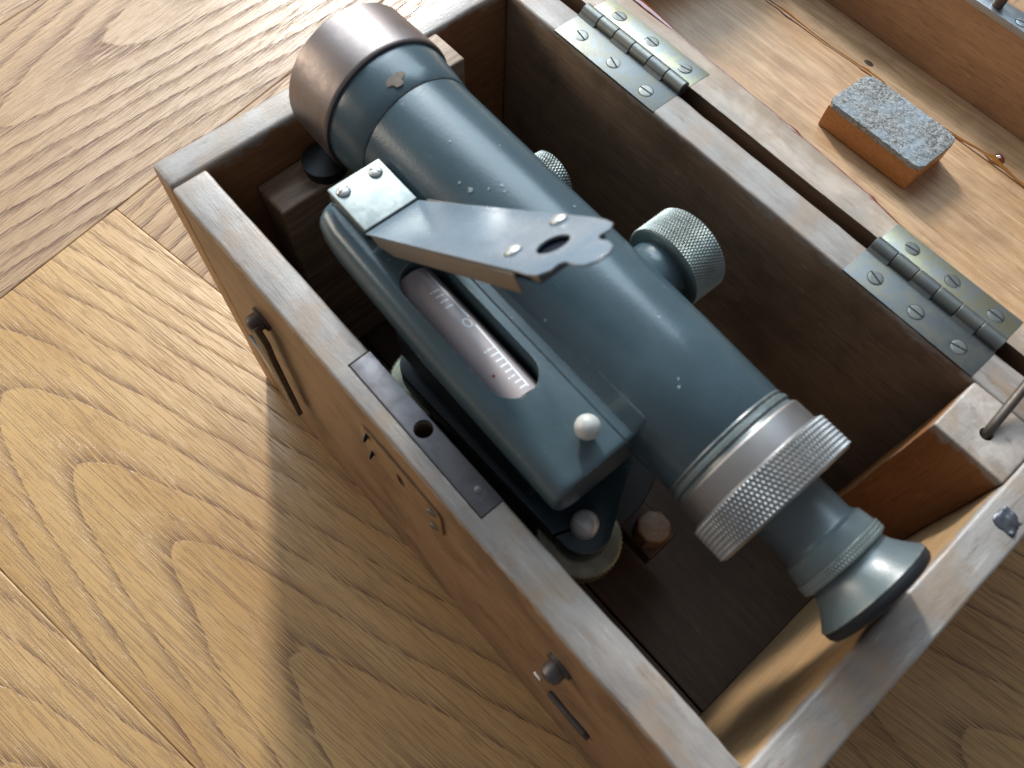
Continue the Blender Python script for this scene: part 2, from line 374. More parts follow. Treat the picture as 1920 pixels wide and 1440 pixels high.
def prism(outline, z0, z1, bev=0.0, plane='xy', seg=2):
    """extruded outline with bevelled rims: returns verts, faces"""
    bm = bmesh.new()
    bot = [bm.verts.new((p[0], p[1], z0)) for p in outline]; top = [bm.verts.new((p[0], p[1], z1)) for p in outline]
    fb = bm.faces.new(bot[::-1]); ft = bm.faces.new(top); n = len(outline)
    for i in range(n): bm.faces.new((bot[i], bot[(i + 1) % n], top[(i + 1) % n], top[i]))
    bmesh.ops.recalc_face_normals(bm, faces=bm.faces)
    if bev: bmesh.ops.bevel(bm, geom=[e for e in bm.edges if e in set(ft.edges) | set(fb.edges)], offset=bev, segments=seg, affect='EDGES', profile=0.5)
    bm.verts.index_update(); V = [v.co.copy() for v in bm.verts]; F = [tuple(v.index for v in f.verts) for f in bm.faces]; bm.free()
    if plane == 'xz': V = [Vector((v[0], v[2], v[1])) for v in V]
    if plane == 'yz': V = [Vector((v[2], v[0], v[1])) for v in V]
    return V, F

def tube(pts, rad, n=10, flat=1.0):
    V = []; F = []; P = [Vector(p) for p in pts]
    for i, p in enumerate(P):
        d = (P[min(i + 1, len(P) - 1)] - P[max(i - 1, 0)]).normalized()
        a = d.cross(Vector((0, 0, 1)));  a = a.normalized() if a.length > 1e-4 else Vector((1, 0, 0)); b_ = a.cross(d).normalized()
        r = rad[i] if isinstance(rad, (list, tuple)) else rad
        for k in range(n):
            t = 2 * math.pi * k / n; V.append(p + a * (r * math.cos(t)) + b_ * (r * flat * math.sin(t)))
    for i in range(len(P) - 1):
        for k in range(n):
            j = (k + 1) % n; F.append((i * n + k, i * n + j, (i + 1) * n + j, (i + 1) * n + k))
    F.append(tuple(range(n))[::-1]); F.append(tuple(range((len(P) - 1) * n, len(P) * n)))
    return V, F

def join(*vf):
    V = []; F = []; 
    for v, f in vf:
        o = len(V); V += list(v); F += [tuple(i + o for i in t) for t in f]
    return V, F

def cut(me, *cutters):
    """boolean difference, applied at once; the cutters are deleted again"""
    o = bpy.data.objects.new('tmp', me); col.objects.link(o); tmp = []
    for v, f in cutters:
        cm_ = mesh_from('tmpc', v, f, [], smooth=0); co = bpy.data.objects.new('tmpc', cm_); col.objects.link(co); tmp.append((co, cm_))
        md = o.modifiers.new('b', 'BOOLEAN'); md.operation = 'DIFFERENCE'; md.solver = 'EXACT'; md.object = co
    dg = bpy.context.evaluated_depsgraph_get(); dg.update()
    new = bpy.data.meshes.new_from_object(o.evaluated_get(dg)); new.name = me.name
    bpy.data.objects.remove(o)
    for co, cm_ in tmp: bpy.data.objects.remove(co); bpy.data.meshes.remove(cm_)
    for p in new.polygons: p.use_smooth = True
    new.set_sharp_from_angle(angle=math.radians(35))
    return new

def screw_mesh(name, r, h, dome, slot, mat, n=14, ring=0.0):
    """slotted head: two half discs, slot floor, optional dark countersunk gap"""
    V = []; F = []; fm = []
    for sgn in (1, -1):
        x0 = slot / 2; a0 = math.asin(min(0.99, x0 / r))
        def outline(k, z):
            rr = r * k; res = []
            aa = math.asin(min(0.98, x0 / max(rr, x0 * 1.05)))
            for i in range(n + 1):
                a = aa + (math.pi - 2 * aa) * i / n
                res.append((rr * math.cos(a), sgn * max(x0, rr * math.sin(a)), z))
            return res
        rings = [outline(1, 0), outline(1, h * 0.55), outline(0.93, h * 0.8), outline(0.6, h * 0.8 + dome * 0.75), outline(0.25, h * 0.8 + dome)]
        o = len(V)
        for rg in rings: V += rg
        m = n + 1
        for k in range(len(rings) - 1):
            for i in range(m):
                j = (i + 1) % m; F.append((o + k * m + i, o + k * m + j, o + (k + 1) * m + j, o + (k + 1) * m + i)); fm.append(0)
        F.append(tuple(o + (len(rings) - 1) * m + i for i in range(m))); fm.append(0)
    o = len(V); k = 24
    for z in (0.0, h * 0.25):
        for i in range(k): V.append((r * 0.97 * math.cos(2 * math.pi * i / k), r * 0.97 * math.sin(2 * math.pi * i / k), z))
    F.append(tuple(o + k + i for i in range(k))); fm.append(1)
    for i in range(k): F.append((o + i, o + (i + 1) % k, o + k + (i + 1) % k, o + k + i)); fm.append(1)
    if ring:
        o = len(V)
        for rr, z in ((r * 0.9, h * 0.1), (r + ring, h * 0.10), (r + ring, -0.01), (r * 0.9, -0.01)):
            for i in range(k): V.append((rr * math.cos(2 * math.pi * i / k), rr * math.sin(2 * math.pi * i / k), z))
        for t in range(4):
            for i in range(k):
                j = (i + 1) % k; u = (t + 1) % 4; F.append((o + t * k + i, o + t * k + j, o + u * k + j, o + u * k + i)); fm.append(1)
    return mesh_from(name, V, F, [mat, 'dark'], fm, 40)

# ------------------------------------------------------------------ floor: herringbone of oak planks
FU = Vector((0.986, 0.165, 0)); FA = math.atan2(0.165, 0.986)
PW = 18.32; PL = PW * 4
rnd = random.Random(4)
floor_me = mesh_from('floor', [(-200, -200, -1.6), (220, -200, -1.6), (220, 220, -1.6), (-200, 220, -1.6)], [(0, 1, 2, 3)], ['under'], smooth=0)
floor = tag(obj('floor', floor_me), 'herringbone parquet floor of brushed oak planks', kind='structure')
pv, pf = rbox((0, -PW / 2 + 0.012, -1.4), (PL - 0.02, PW / 2 - 0.012, 0), 0.10)
plank_me = mesh_from('plank', pv, pf, ['oak'])
def plank(u0, v0, along):
    # along 'u': occupies u0..u0+PL, v0..v0+PW ; along 'v': occupies u0..u0+PW, v0..v0+PL
    if along == 'u': a = FA; lu, lv = u0, v0 + PW / 2
    else: a = FA + math.pi / 2; lu, lv = u0 + PW / 2, v0
    x = FU.x * lu - FU.y * lv; y = FU.y * lu + FU.x * lv
    o = obj('plank', plank_me, floor, (x, y, -0.004 * rnd.random()), (0, 0, a))
    return o
for m in range(-2, 3):
    for k in range(-7, 9):
        for al in 'uv':
            if al == 'u': u0, v0 = -15.4 - PW * k, 2.1 - PW * (k + 1)
            else: u0, v0 = -15.4 - PW * k, 2.1 - PW * k
            u0 += PL * m; v0 -= PL * m
            cu, cv = (u0 + PL / 2, v0 + PW / 2) if al == 'u' else (u0 + PW / 2, v0 + PL / 2)
            if -105 < cu < 115 and -85 < cv < 125:
                o = plank(u0, v0, al)
                o.color = (rnd.uniform(0.0, 0.6), rnd.uniform(0.1, 0.9), rnd.uniform(0.0, 0.3) if al == 'u' else rnd.uniform(0.6, 1.0), 1)
                if m == 0 and k == 0 and al == 'u': o.color = (0.126, 0.36, 0.25, 1)
                if m == 0 and k == 1 and al == 'v': o.color = (0.75, 0.62, 1.0, 1)
                if m == 0 and k == 0 and al == 'v': o.color = (0.30, 0.05, 0.9, 1)

# ------------------------------------------------------------------ the wooden box
BL, BW, T = 30.0, 17.85, 1.46
box = tag(obj('wooden_box', None, None, (0, 0, HB)), 'worn brown wooden instrument case standing open on the oak floor', 'case')
box.empty_display_size = 0.02
def board(name, lo, hi, mats, fm=None, r=0.12, step=0.42, wob=0.03, parent=box, cutters=(), label=None, **k):
    v, f = rbox(lo, hi, r, step, wob)
    me = mesh_from(name, v, f, mats, fm)
    if cutters: me = cut(me, *cutters)
    o = obj(name, me, parent, **k)
    if label: o['label'] = label
    return o
strike_hole = lathe([(-1.5, 0.33), (0.6, 0.33)], 28, 'z', (14.94, 1.06, 0))
strike_bed = (prism([(11.5, 0.58), (18.45, 0.52), (18.45, 1.7), (11.5, 1.7)], -0.10, 0.5))
board('front_wall', (1.50, 0, -HB), (BL - T - 0.03, T, 0), ['ext_x', 'int_x'], lambda c, n: 1 if n.y > 0.5 else 0, cutters=(strike_hole, strike_bed), label='long front wall with rubbed rim and lock plate')
board('hinge_wall', (1.50, BW - T, -HB), (BL - T - 0.03, BW, -0.01), ['ext_x', 'int_x'], lambda c, n: 1 if n.y < -0.5 else 0, label='long wall carrying the hinges')
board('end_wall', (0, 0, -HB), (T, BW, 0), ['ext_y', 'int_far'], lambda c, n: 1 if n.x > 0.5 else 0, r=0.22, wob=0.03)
board('end_wall', (BL - T, 0, -HB), (BL, BW, 0.01), ['ext_y', 'int_y'], lambda c, n: 1 if n.x < -0.5 else 0, r=0.16, wob=0.03)
board('bottom_board', (T + .01, T + .01, -HB + .05), (BL - T - .01, 4.98, -15.0), ['bottom'], r=0.06, step=2)
board('bottom_board', (T + .01, 5.06, -HB + .05), (BL - T - .01, BW - T - .01, -15.0), ['bottom'], r=0.06, step=2)
# corner block near the stay, two rests at the far end, peg and pedestal under the instrument
hole_rod = lathe([(-2, 0.24), (1, 0.24)], 20, 'z', (27.14, 15.02, 0))
board('corner_block', (25.75, 13.97, -14.99), (BL - T - .01, BW - T - .02, 0.0), ['block'], r=0.10, step=0.7, cutters=(hole_rod,), label='orange brown corner block with pale sawn top')
board('rest_block', (T + .01, 3.05, -14.99), (3.3, 6.6, -2.3), ['rest'], r=0.16, step=0.6)
board('rest_block', (T + .01, 11.2, -14.99), (3.3, 12.55, -0.06), ['rest'], r=0.08, step=0.6)
v, f = lathe([(-2.35, 0.62), (-2.32, 0.85), (-1.75, 0.92), (-1.72, 0.75)], 28, 'z', (2.55, 5.75, 0.0))
obj('rest_pad', mesh_from('rest_pad', v, f, ['rubber']), box)
board('support_bar', (18.2, 7.2, -12.9), (22.2, 8.9, -11.7), ['bottom'], r=0.08, step=1.0)
oct_ = [(21.35 + 0.80 * math.cos(math.pi / 4 * i + .35), 8.05 + 0.80 * math.sin(math.pi / 4 * i + .35)) for i in range(8)]
v, f = prism(oct_, -11.72, -10.6, 0.16, seg=3); obj('support_knob', mesh_from('support_knob', v, f, ['peg']), box)
board('pedestal_block', (11.5, 5.2, -14.99), (18.6, 9.4, -11.3), ['rest'], r=0.1, step=1.0)
# lead plug in the near end wall
rp = random.Random(2); pl = [(29.33 + (0.40 + 0.12 * rp.random()) * math.cos(2 * math.pi * i / 11), 13.0 + (0.40 + 0.12 * rp.random()) * math.sin(2 * math.pi * i / 11)) for i in range(11)]
v, f = rbox((28.93, 12.6, -0.3), (29.73, 13.42, 0.07), 0.12, 0.06); v = [p + noise.noise_vector(p * 2.2) * 0.09 + noise.noise_vector(p * 7) * 0.05 for p in v]
obj('lead_plug', mesh_from('lead_plug', v, f, ['lead']), box)

# strike plate with round hole on the front rim
v, f = prism([(11.56, 0.64), (18.40, 0.57), (18.42, 1.455), (11.56, 1.465)], -0.095, 0.012, 0.02)
sp = obj('strike_plate', cut(mesh_from('strike_plate', v, f, ['steel']), lathe([(-1, 0.33), (1, 0.33)], 28, 'z', (14.94, 1.06, 0))), box)
for px in (17.66,):
    v, f = lathe([(0.0, 0.14), (0.03, 0.13), (0.045, 0.06)], 16, 'z', (px, 1.07, 0.0)); obj('rivet', mesh_from('rivet', v, f, ['steel']), sp)
# lock escutcheon and its screws on the front face (y=0)
def stad(x0, x1, z0, z1, n=6, r=0.3):
    P = []
    for cx, cz, a0 in ((x1 - r, z1 - r, 0), (x0 + r, z1 - r, 90), (x0 + r, z0 + r, 180), (x1 - r, z0 + r, 270)):
        for i in range(n + 1): a = math.radians(a0 + 90 * i / n); P.append((cx + r * math.cos(a), cz + r * math.sin(a)))
    return P
v, f = prism(stad(12.55, 17.05, -4.7, -2.05), -0.10, 0.03, 0.02, 'xz')
kh = prism(stad(14.55, 14.95, -3.9, -2.9, 4, .19), -0.5, 0.01, 0, 'xz')
lp = obj('lock_plate', cut(mesh_from('lock_plate', v, f, ['bronze']), kh), box)
S_lock = screw_mesh('lock_screw', 0.26, 0.06, 0.04, 0.07, 'hscrew', 10)
for x, z in ((12.95, -2.5), (12.95, -4.25), (16.65, -2.5), (16.65, -4.25)): obj('screw', S_lock, lp, (x, -0.10, z), (math.pi / 2, 0, 0.4 * x))
# hook latches hanging on the front face
def latch(x, arm, label):
    v, f = lathe([(0.0, 0.55), (-0.12, 0.55), (-0.16, 0.40), (-0.45, 0.40), (-0.62, 0.30), (-0.68, 0.1)], 24, 'y', (x, 0, -3.9))
    st = obj('hook_latch', mesh_from('hook_latch', v, f, ['iron' if arm else 'steel']), box); st['label'] = label
    if arm:
        v, f = prism([(x + .55, -3.4), (x + .9, -4.4), (x + .70, -6.0), (x + .62, -11.8), (x + .2, -12.2), (x - .15, -11.8), (x - .12, -6.0), (x - .35, -4.4)], -0.62, -0.34, 0.05, 'xz')
        obj('hook_arm', mesh_from('hook_arm', v, f, ['iron']), st)
        v, f = prism([(x - 3.7, -10.4), (x - 2.7, -10.5), (x - 1.7, -13.9), (x - 2.2, -14.0)], -0.16, 0, 0.03, 'xz')
    else:
        v, f = prism([(x + .25, -10.5), (x + 2.3, -10.3), (x + 2.6, -10.7), (x + 2.3, -11.1), (x + .3, -11.0)], -0.22, 0, 0.05, 'xz')
        vv, ff = prism(stad(x - .7, x - .3, -10.85, -10.45, 3, .1), -0.08, 0, 0.02, 'xz'); obj('paint_fleck', mesh_from('paint_fleck', vv, ff, ['etch']), st)
    obj('latch_plate', mesh_from('latch_plate', v, f, ['steel_l' if arm else 'steel']), st)
latch(5.75, True, 'dark iron hook latch hanging below its stud')
latch(23.1, False, 'round steel latch stud near the front corner')

# hinges
LA = math.radians(6.5); AY, AZ = 18.17, 0.04
S_h = screw_mesh('hinge_screw', 0.29, 0.022, 0.004, 0.075, 'hscrew', 14, 0.03)
def hinge(x0, x1, seed):
    rr = random.Random(seed)
    v, f = prism([(x0, 16.40), (x1, 16.40), (x1, 17.90), (x0, 17.90)], -0.10, 0.02, 0.02)
    # the box leaf with its own knuckles belongs together; the lid leaf is its child
    h = obj('hinge', mesh_from('hinge', v, f, ['brass']), box, (0, 0, 0))
    n = 6; st = (x1 - x0) / n
    for i in range(n):
        a, b_ = x0 + st * i + 0.015, x0 + st * (i + 1) - 0.015
        vv, ff = lathe([(a, 0.30), (a + .02, 0.32), (b_ - .02, 0.32), (b_, 0.30)], 28, 'x', (0, AY, AZ))
        if i % 2 == 0:   # wrap-over web to the box leaf
            w = prism([(a, 17.7), (b_, 17.7), (b_, AY), (a, AY)], AZ - 0.05, AZ + 0.31, 0.0)
            V2 = [Vector((p[0], p[1], p[2] if p[1] > 18 or p[2] < AZ else AZ - 0.03)) for p in w[0]]
            vv, ff = join((vv, ff), (V2, w[1]))
        obj('knuckle', mesh_from('knuckle', vv, ff, ['knuck' if i % 2 else 'brass']), h)
    v, f = prism([(x0 + .03, 0.22), (x1 - .02, 0.22), (x1 - .02, 1.62), (x0 + .03, 1.62)], -0.10, 0.02, 0.02)
    lf = obj('lid_leaf', mesh_from('lid_leaf', v, f, ['brass_y']), h, (0, AY, 0), (-LA, 0, 0))
    for t in (0.17, 0.5, 0.83):
        obj('screw', S_h, h, (x0 + (x1 - x0) * t + rr.uniform(-.05, .05), 17.0 + rr.uniform(-.04, .04), 0.02), (rr.uniform(-.03, .03), 0, rr.uniform(-0.35, 0.25)))
        sx = x0 + (x1 - x0) * (t + 0.02)
        q = Vector((sx, 1.0, 0.02)); obj('screw', S_h, h, (sx, AY + 1.0 * math.cos(LA) + .02 * math.sin(LA), -1.0 * math.sin(LA) + .02), (-LA + rr.uniform(-.03, .03), 0, rr.uniform(-0.3, 0.3)))
    return h
hinge(4.52, 10.30, 1)['label'] = 'brass hinge at the far end of the case'
hinge(19.93, 25.55, 2)['label'] = 'brass hinge beside the corner block'

# lid: origin on the hinge axis, leaning back a little past level
LW0, LW1, LD = 0.36, 17.95, 4.2
v, f = rbox((T + .02, 1.5, -LD - 1.0), (BL - T - .02, 13.66, -LD), 0.05, 1.2, 0.012)
lid = obj('lid', mesh_from('lid', v, f, ['lidpan']), box, (0, AY, 0), (-LA, 0, 0)); lid['label'] = 'open hinged lid with pale wooden inside'
v, f = rbox((T + .02, 13.72, -LD - 1.0), (BL - T - .02, 16.47, -LD + .02), 0.05, 1.2, 0.012)
obj('panel_board', mesh_from('panel_board', v, f, ['lidpan']), lid)
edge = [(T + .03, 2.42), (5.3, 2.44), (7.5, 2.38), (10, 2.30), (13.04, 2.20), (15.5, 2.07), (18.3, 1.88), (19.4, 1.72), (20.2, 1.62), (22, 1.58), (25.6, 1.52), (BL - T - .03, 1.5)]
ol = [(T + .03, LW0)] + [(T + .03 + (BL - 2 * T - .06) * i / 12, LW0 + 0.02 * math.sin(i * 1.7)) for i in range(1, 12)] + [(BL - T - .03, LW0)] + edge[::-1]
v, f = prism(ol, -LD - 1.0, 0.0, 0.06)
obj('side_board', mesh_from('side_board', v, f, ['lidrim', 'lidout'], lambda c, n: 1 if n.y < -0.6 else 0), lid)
v, f = rbox((T + .03, 16.50, -LD - 1.0), (BL - T - .03, LW1, 0), 0.08, 0.8, 0.015)
obj('side_board', mesh_from('side_board', v, f, ['lidfar']), lid)
for a, b_ in ((0, T), (BL - T, BL)):
    v, f = rbox((a, LW0, -LD - 1.0), (b_, LW1, 0.0), 0.12, 0.8, 0.02); obj('side_board', mesh_from('side_board', v, f, ['lidrim']), lid)
# steel strip with locking pin along the lid's front rim
v, f = prism([(9.6, 16.44), (20.4, 16.44), (20.4, 17.70), (9.6, 17.70)], -0.28, 0.03, 0.02)
ls = obj('lock_strip', mesh_from('lock_strip', v, f, ['steel_l']), lid)
v, f = lathe([(0, 0.27), (0.75, 0.27), (0.92, 0.22), (1.0, 0.1)], 20, 'z', (15.04, 17.0, 0)); obj('locking_pin', mesh_from('locking_pin', v, f, ['iron']), lid)
S_s = screw_mesh('strip_screw', 0.33, 0.035, 0.012, 0.08, 'steel_l', 14, 0.035)
for x in (10.6, 16.45, 19.5): obj('screw', S_s, lid, (x, 16.98, 0.03), (0, 0, 0.3))
# shellac seeping along the rim edge and the board joint
rs = random.Random(8)
def run(name, pts, rad, mat):
    v, f = tube(pts, rad, 8, 0.6); return obj(name, mesh_from(name, v, f, [mat]), lid)
P = []; R = []
for i in range(61):
    x = 3.0 + 17.3 * i / 60
    k = [j for j in range(len(edge) - 1) if edge[j][0] <= x][-1]; (xa, va), (xb, vb) = edge[k], edge[k + 1]
    t = (x - xa) / (xb - xa); vv = va + (vb - va) * t
    r = 0.030 + 0.02 * rs.random()
    if x < 7.4: r = 0.10 + 0.10 * min(1, (7.4 - x) / 1.5)
    if abs(x - 14.4) < 0.25 or abs(x - 18.6) < .2: r += 0.06
    P.append((x, vv + 0.01, -0.035 + 0.02 * rs.random())); R.append(r)
run('varnish_run', P, R, 'resin')
jp = [(3.0, 13.7), (5.74, 13.68), (9.65, 13.60), (12.13, 13.76), (16.28, 13.6), (19.43, 14.02), (21.72, 13.8), (27, 13.7)]
P = []; R = []
for i in range(97):
    x = 3.0 + 24.0 * i / 96; k = [j for j in range(len(jp) - 1) if jp[j][0] <= x][-1]; (xa, va), (xb, vb) = jp[k], jp[k + 1]
    t = (x - xa) / (xb - xa); r = 0.085 + 0.08 * abs(noise.noise(Vector((x * .8, 0, 3)))) + 0.012 * rs.random()
    if 5.5 < x < 9: r += 0.09 * (1 - abs(x - 7.2) / 1.8)
    if abs(x - 19.8) < 0.55: r += 0.20 * (1 - abs(x - 19.8) / 0.55)
    if abs(x - 12.6) < 0.8: r += 0.06
    P.append((x, va + (vb - va) * t + 0.04 * noise.noise(Vector((x * 1.3, 7, 0))), -LD + 0.0)); R.append(r)
run('varnish_run', P, R, 'amber')
v, f = lathe([(0, 0.26), (0.12, 0.22), (0.2, 0.08)], 18, 'z', (19.9, 14.35, -LD - 0.01)); v = [Vector(p) + noise.noise_vector(Vector(p) * 2.2) * 0.08 for p in v]
obj('varnish_drop', mesh_from('varnish_drop', v, f, ['resin']), lid)

v, f = lathe([(0.0, 0.20), (0.012, 0.18), (0.016, 0.05)], 18, 'z', (11.94, 14.35, -LD + 0.012)); v = [(11.94 + (p[0] - 11.94) * 1.5, p[1], p[2]) for p in v]
obj('wood_knot', mesh_from('wood_knot', v, f, ['lidout']), lid)
# stay rod from the corner block over the hinge wall to the lid
v, f = tube([(27.14, 15.0, -1.5), (27.14, 15.02, -0.25), (27.12, 15.12, 0.02), (27.06, 15.5, 0.25), (26.9, 17.0, 0.68), (26.75, 18.6, 1.0), (26.6, 20.4, 0.7)], [0.17] * 7, 14)
obj('lid_stay', mesh_from('lid_stay', v, f, ['iron']), box)

# ------------------------------------------------------------------ padded block lying in the lid
def lidpt(x, v_, w): return (x, AY + v_ * math.cos(LA) + w * math.sin(LA), HB - v_ * math.sin(LA) + w * math.cos(LA))
pb = tag(obj('padded_block', None, None, lidpt(15.62, 10.25, -LD + 0.02), (-LA, 0, 0)), 'small orange wooden block with worn grey felt top, lying in the open lid', 'block')
pb.empty_display_size = 0.01
v, f = rbox((-2.55, -1.75, 0), (2.55, 1.42, 1.18), 0.06, 0.5, 0.012); obj('block_body', mesh_from('block_body', v, f, ['blockw']), pb)
PO = stad(-2.60, 2.60, -1.80, 1.78, 6, 0.55)
bmv, bmf = [], []
N = 64; Mr = 40
def felt_h(x, y): return 1.46 + 0.045 * noise.noise(Vector((x * 5, y * 5, 1))) + 0.03 * noise.noise(Vector((x * 13, y * 13, 2))) - 0.08 * max(0, (abs(x) / 2.6) ** 8) - 0.08 * (abs(y) / 1.8) ** 8
def inside(x, y):
    # squash the rectangle grid to the rounded outline
    hx, hy, r = 2.62, 1.64, 0.5
    qx, qy = max(-hx + r, min(hx - r, x)), max(-hy + r, min(hy - r, y)); d = Vector((x - qx, y - qy))
    if d.length > r: d = d.normalized() * r
    return qx + d.x, qy + d.y
for i in range(N + 1):
    for j in range(Mr + 1):
        x, y = inside(-2.62 + 5.24 * i / N, -1.64 + 3.28 * j / Mr); bmv.append((x, y - 0.165, felt_h(x, y)))
for i in range(N):
    for j in range(Mr): bmf.append((i * (Mr + 1) + j, (i + 1) * (Mr + 1) + j, (i + 1) * (Mr + 1) + j + 1, i * (Mr + 1) + j + 1))
bor = [i * (Mr + 1) for i in range(N + 1)] + [N * (Mr + 1) + j for j in range(1, Mr + 1)] + [i * (Mr + 1) + Mr for i in range(N - 1, -1, -1)] + [j for j in range(Mr - 1, 0, -1)]
o0 = len(bmv)
for b_ in bor:
    x, y, z = bmv[b_]; k = 1 + 0.012 * noise.noise(Vector((x * 4, y * 4, 5))); bmv.append((x * k, y * k, 1.16 - 0.05 * noise.noise(Vector((x * 3, y * 3, 8)))))
nb = len(bor)
for i in range(nb): bmf.append((bor[i], o0 + i, o0 + (i + 1) % nb, bor[(i + 1) % nb]))
obj('felt_pad', mesh_from('felt_pad', bmv, bmf, ['felt'], smooth=50), pb)

# ------------------------------------------------------------------ the surveying level
IA = math.atan2(-0.49, 26.05); ZA = 16.2               # axis height over the box's inside floor
lev = tag(obj('surveying_level', None, None, (1.65, 7.97, HB - 15.0), (0, 0, IA)), 'grey blue surveyor\'s level with telescope and spirit vial, lying in the wooden case', 'level')
lev.empty_display_size = 0.02
def part(name, vf, mats, fm=None, parent=lev, smooth=35, label=None):
    """vf in axis coordinates: x along the telescope, z=0 on its axis"""
    v, f = vf; off = ZA if parent is lev else ZA
    me = mesh_from(name, [(p[0], p[1], p[2] + off) for p in v], f, mats if isinstance(mats, list) else [mats], fm, smooth)
    o = obj(name, me, parent)
    if label: o['label'] = label
    return o
tubep = part('telescope_tube', lathe([(4.55, 1.5), (4.6, 2.38), (4.68, 2.44), (8, 2.42), (13, 2.41), (17, 2.36), (20.05, 2.27), (20.12, 2.22), (20.12, 1.5)], 128), 'paint')
part('objective_collar', lathe([(2.4, 2.2), (2.45, 2.66), (2.9, 2.68), (3.3, 2.66), (4.0, 2.58), (4.58, 2.50), (4.64, 2.46), (4.66, 2.3)], 128), 'paint', label='grey blue collar with a chipped spot')
ring = part('objective_ring', lathe([(2.0, 2.3), (0.46, 2.45), (0.40, 2.55), (0.43, 2.72), (0.50, 2.78), (1.4, 2.80), (2.75, 2.84), (2.86, 2.82), (2.9, 2.78), (2.9, 2.55)], 128, caps=False), 'ring', label='brownish nickel ring around the objective')
part('objective_lens', lathe([(1.3, 2.36), (1.15, 1.8), (1.02, 0.9), (0.98, 0.1)], 48), 'glass', parent=ring)
rc = random.Random(5)
for i in range(5):                                        # chipped paint on the collar
    th = math.radians(96 + rc.uniform(-5, 5)); s = 4.05 + rc.uniform(-.2, .2); r = 2.585
    cy, cz = r * math.cos(th), r * math.sin(th)
    v = []; n = 9
    for k in range(n):
        a = 2 * math.pi * k / n; rr = rc.uniform(0.08, 0.24); dy = rr * math.sin(a); v.append((s + rr * 1.2 * math.cos(a), (r + .004) * math.cos(th + dy / r), (r + .004) * math.sin(th + dy / r)))
    v.append((s, (r + .02) * math.cos(th), (r + .02) * math.sin(th)))
    part('paint_chip', (v, [(k, (k + 1) % n, n) for k in range(n)][::-1]), 'chip')
M['chip_l'] = plain('pale_scuffed_paint', (0.20, 0.245, 0.26), 0.6, 0.0, 0.3)
for s0, t0, r0, k0 in ((18.09, 107, 2.31, .10), (18.28, 111, 2.31, .06), (18.0, 112, 2.31, .05), (9.0, 116, 2.42, .10), (9.66, 96.5, 2.42, .07), (9.45, 106, 2.42, .05), (8.55, 118, 2.42, .06), (9.9, 99, 2.42, .05), (7.2, 101, 2.43, .05), (11.6, 62, 2.42, .06), (16.3, 84, 2.37, .05)):
    n = 8; th = math.radians(t0); v = []
    for k in range(n):
        a = 2 * math.pi * k / n; rr = k0 * rc.uniform(0.5, 1.3); v.append((s0 + rr * math.cos(a), (r0 + .012) * math.cos(th + rr * math.sin(a) / r0), (r0 + .012) * math.sin(th + rr * math.sin(a) / r0)))
    v.append((s0, (r0 + .022) * math.cos(th), (r0 + .022) * math.sin(th)))
    part('paint_chip', (v, [(k, (k + 1) % n, n) for k in range(n)]), 'chip_l')
# eyepiece train
part('thread_ring', lathe([(20.0, 1.6), (20.05, 2.24), (20.14, 2.29), (20.22, 2.24), (20.3, 2.32), (20.42, 2.34), (20.5, 2.27), (20.6, 2.32), (20.7, 2.3)], 128), 'paint_l')
part('clamp_ring', lathe([(20.6, 1.6), (20.62, 2.36), (20.7, 2.42), (21.4, 2.43), (21.55, 2.42), (21.58, 1.6)], 128), 'silver', label='smooth dull silver ring')
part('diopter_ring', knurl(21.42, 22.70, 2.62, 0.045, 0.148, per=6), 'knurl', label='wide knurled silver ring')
part('eyepiece_tube', lathe([(22.3, 1.3), (22.6, 1.26), (23.9, 1.24), (24.02, 1.30), (24.1, 1.40), (24.55, 1.47), (24.62, 1.45), (24.64, 1.2)], 96), 'paint_l')
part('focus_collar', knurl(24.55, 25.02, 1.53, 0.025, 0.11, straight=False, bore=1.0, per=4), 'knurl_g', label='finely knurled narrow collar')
ec = part('eyecup', lathe([(24.9, 1.0), (24.95, 1.34), (25.1, 1.33), (25.3, 1.41), (25.55, 1.58), (25.78, 1.77), (25.93, 1.90), (25.97, 1.93), (26.0, 1.92), (26.0, 1.2)], 96), 'paint_l')
part('rubber_rim', lathe([(25.95, 1.0), (26.0, 1.90), (26.08, 1.915), (26.22, 1.90), (26.33, 1.82), (26.37, 1.70), (26.36, 1.2), (26.1, 0.8)], 96), 'rubber', parent=ec, label='black rubber rim of the eyecup')
# vial housing
sec = [(-1.2, 1.5), (-1.95, 1.36), (-2.12, 1.12), (-2.28, 0.92), (-2.34, 0.86), (-2.62, 0.85), (-2.68, 0.80), (-4.75, 0.80), (-5.05, 0.70), (-5.28, 0.45), (-5.38, 0.1), (-5.34, -0.7), (-5.1, -1.35), (-4.5, -1.75), (-1.2, -1.75)]
cy = sum(p[0] for p in sec) / len(sec); cz = -0.3
def housing():
    V = []; F = []; n = len(sec)
    for s, k in ((5.50, .80), (5.52, .88), (5.62, .94), (5.8, .97), (6.6, 1), (12, 1), (18.0, 1), (18.17, .995), (18.25, .98), (18.30, .95), (18.31, .88)):
        for y, z in sec: V.append((s, -1.2 + (y + 1.2) * (1 - (1 - k) * 0.55) * (0.945 + 0.055 * min(1, (s - 5.5) / 5)), cz + (z - cz) * k))
    m = 11
    for a in range(m - 1):
        for i in range(n): F.append((a * n + i, a * n + (i + 1) % n, (a + 1) * n + (i + 1) % n, (a + 1) * n + i))
    F.append(tuple(range(n))[::-1]); F.append(tuple(range((m - 1) * n, m * n)))
    return V, F
hv, hf = housing()
hme = mesh_from('vial_housing', [(p[0], p[1], p[2]) for p in hv], hf, ['paint'], smooth=40)
slot = []
for cx, a0 in ((14.38, -90), (10.1, 90)):
    for i in range(17): a = math.radians(a0 + 180 * i / 16); slot.append((cx + 0.86 * math.cos(a), -3.83 + 0.86 * math.sin(a)))
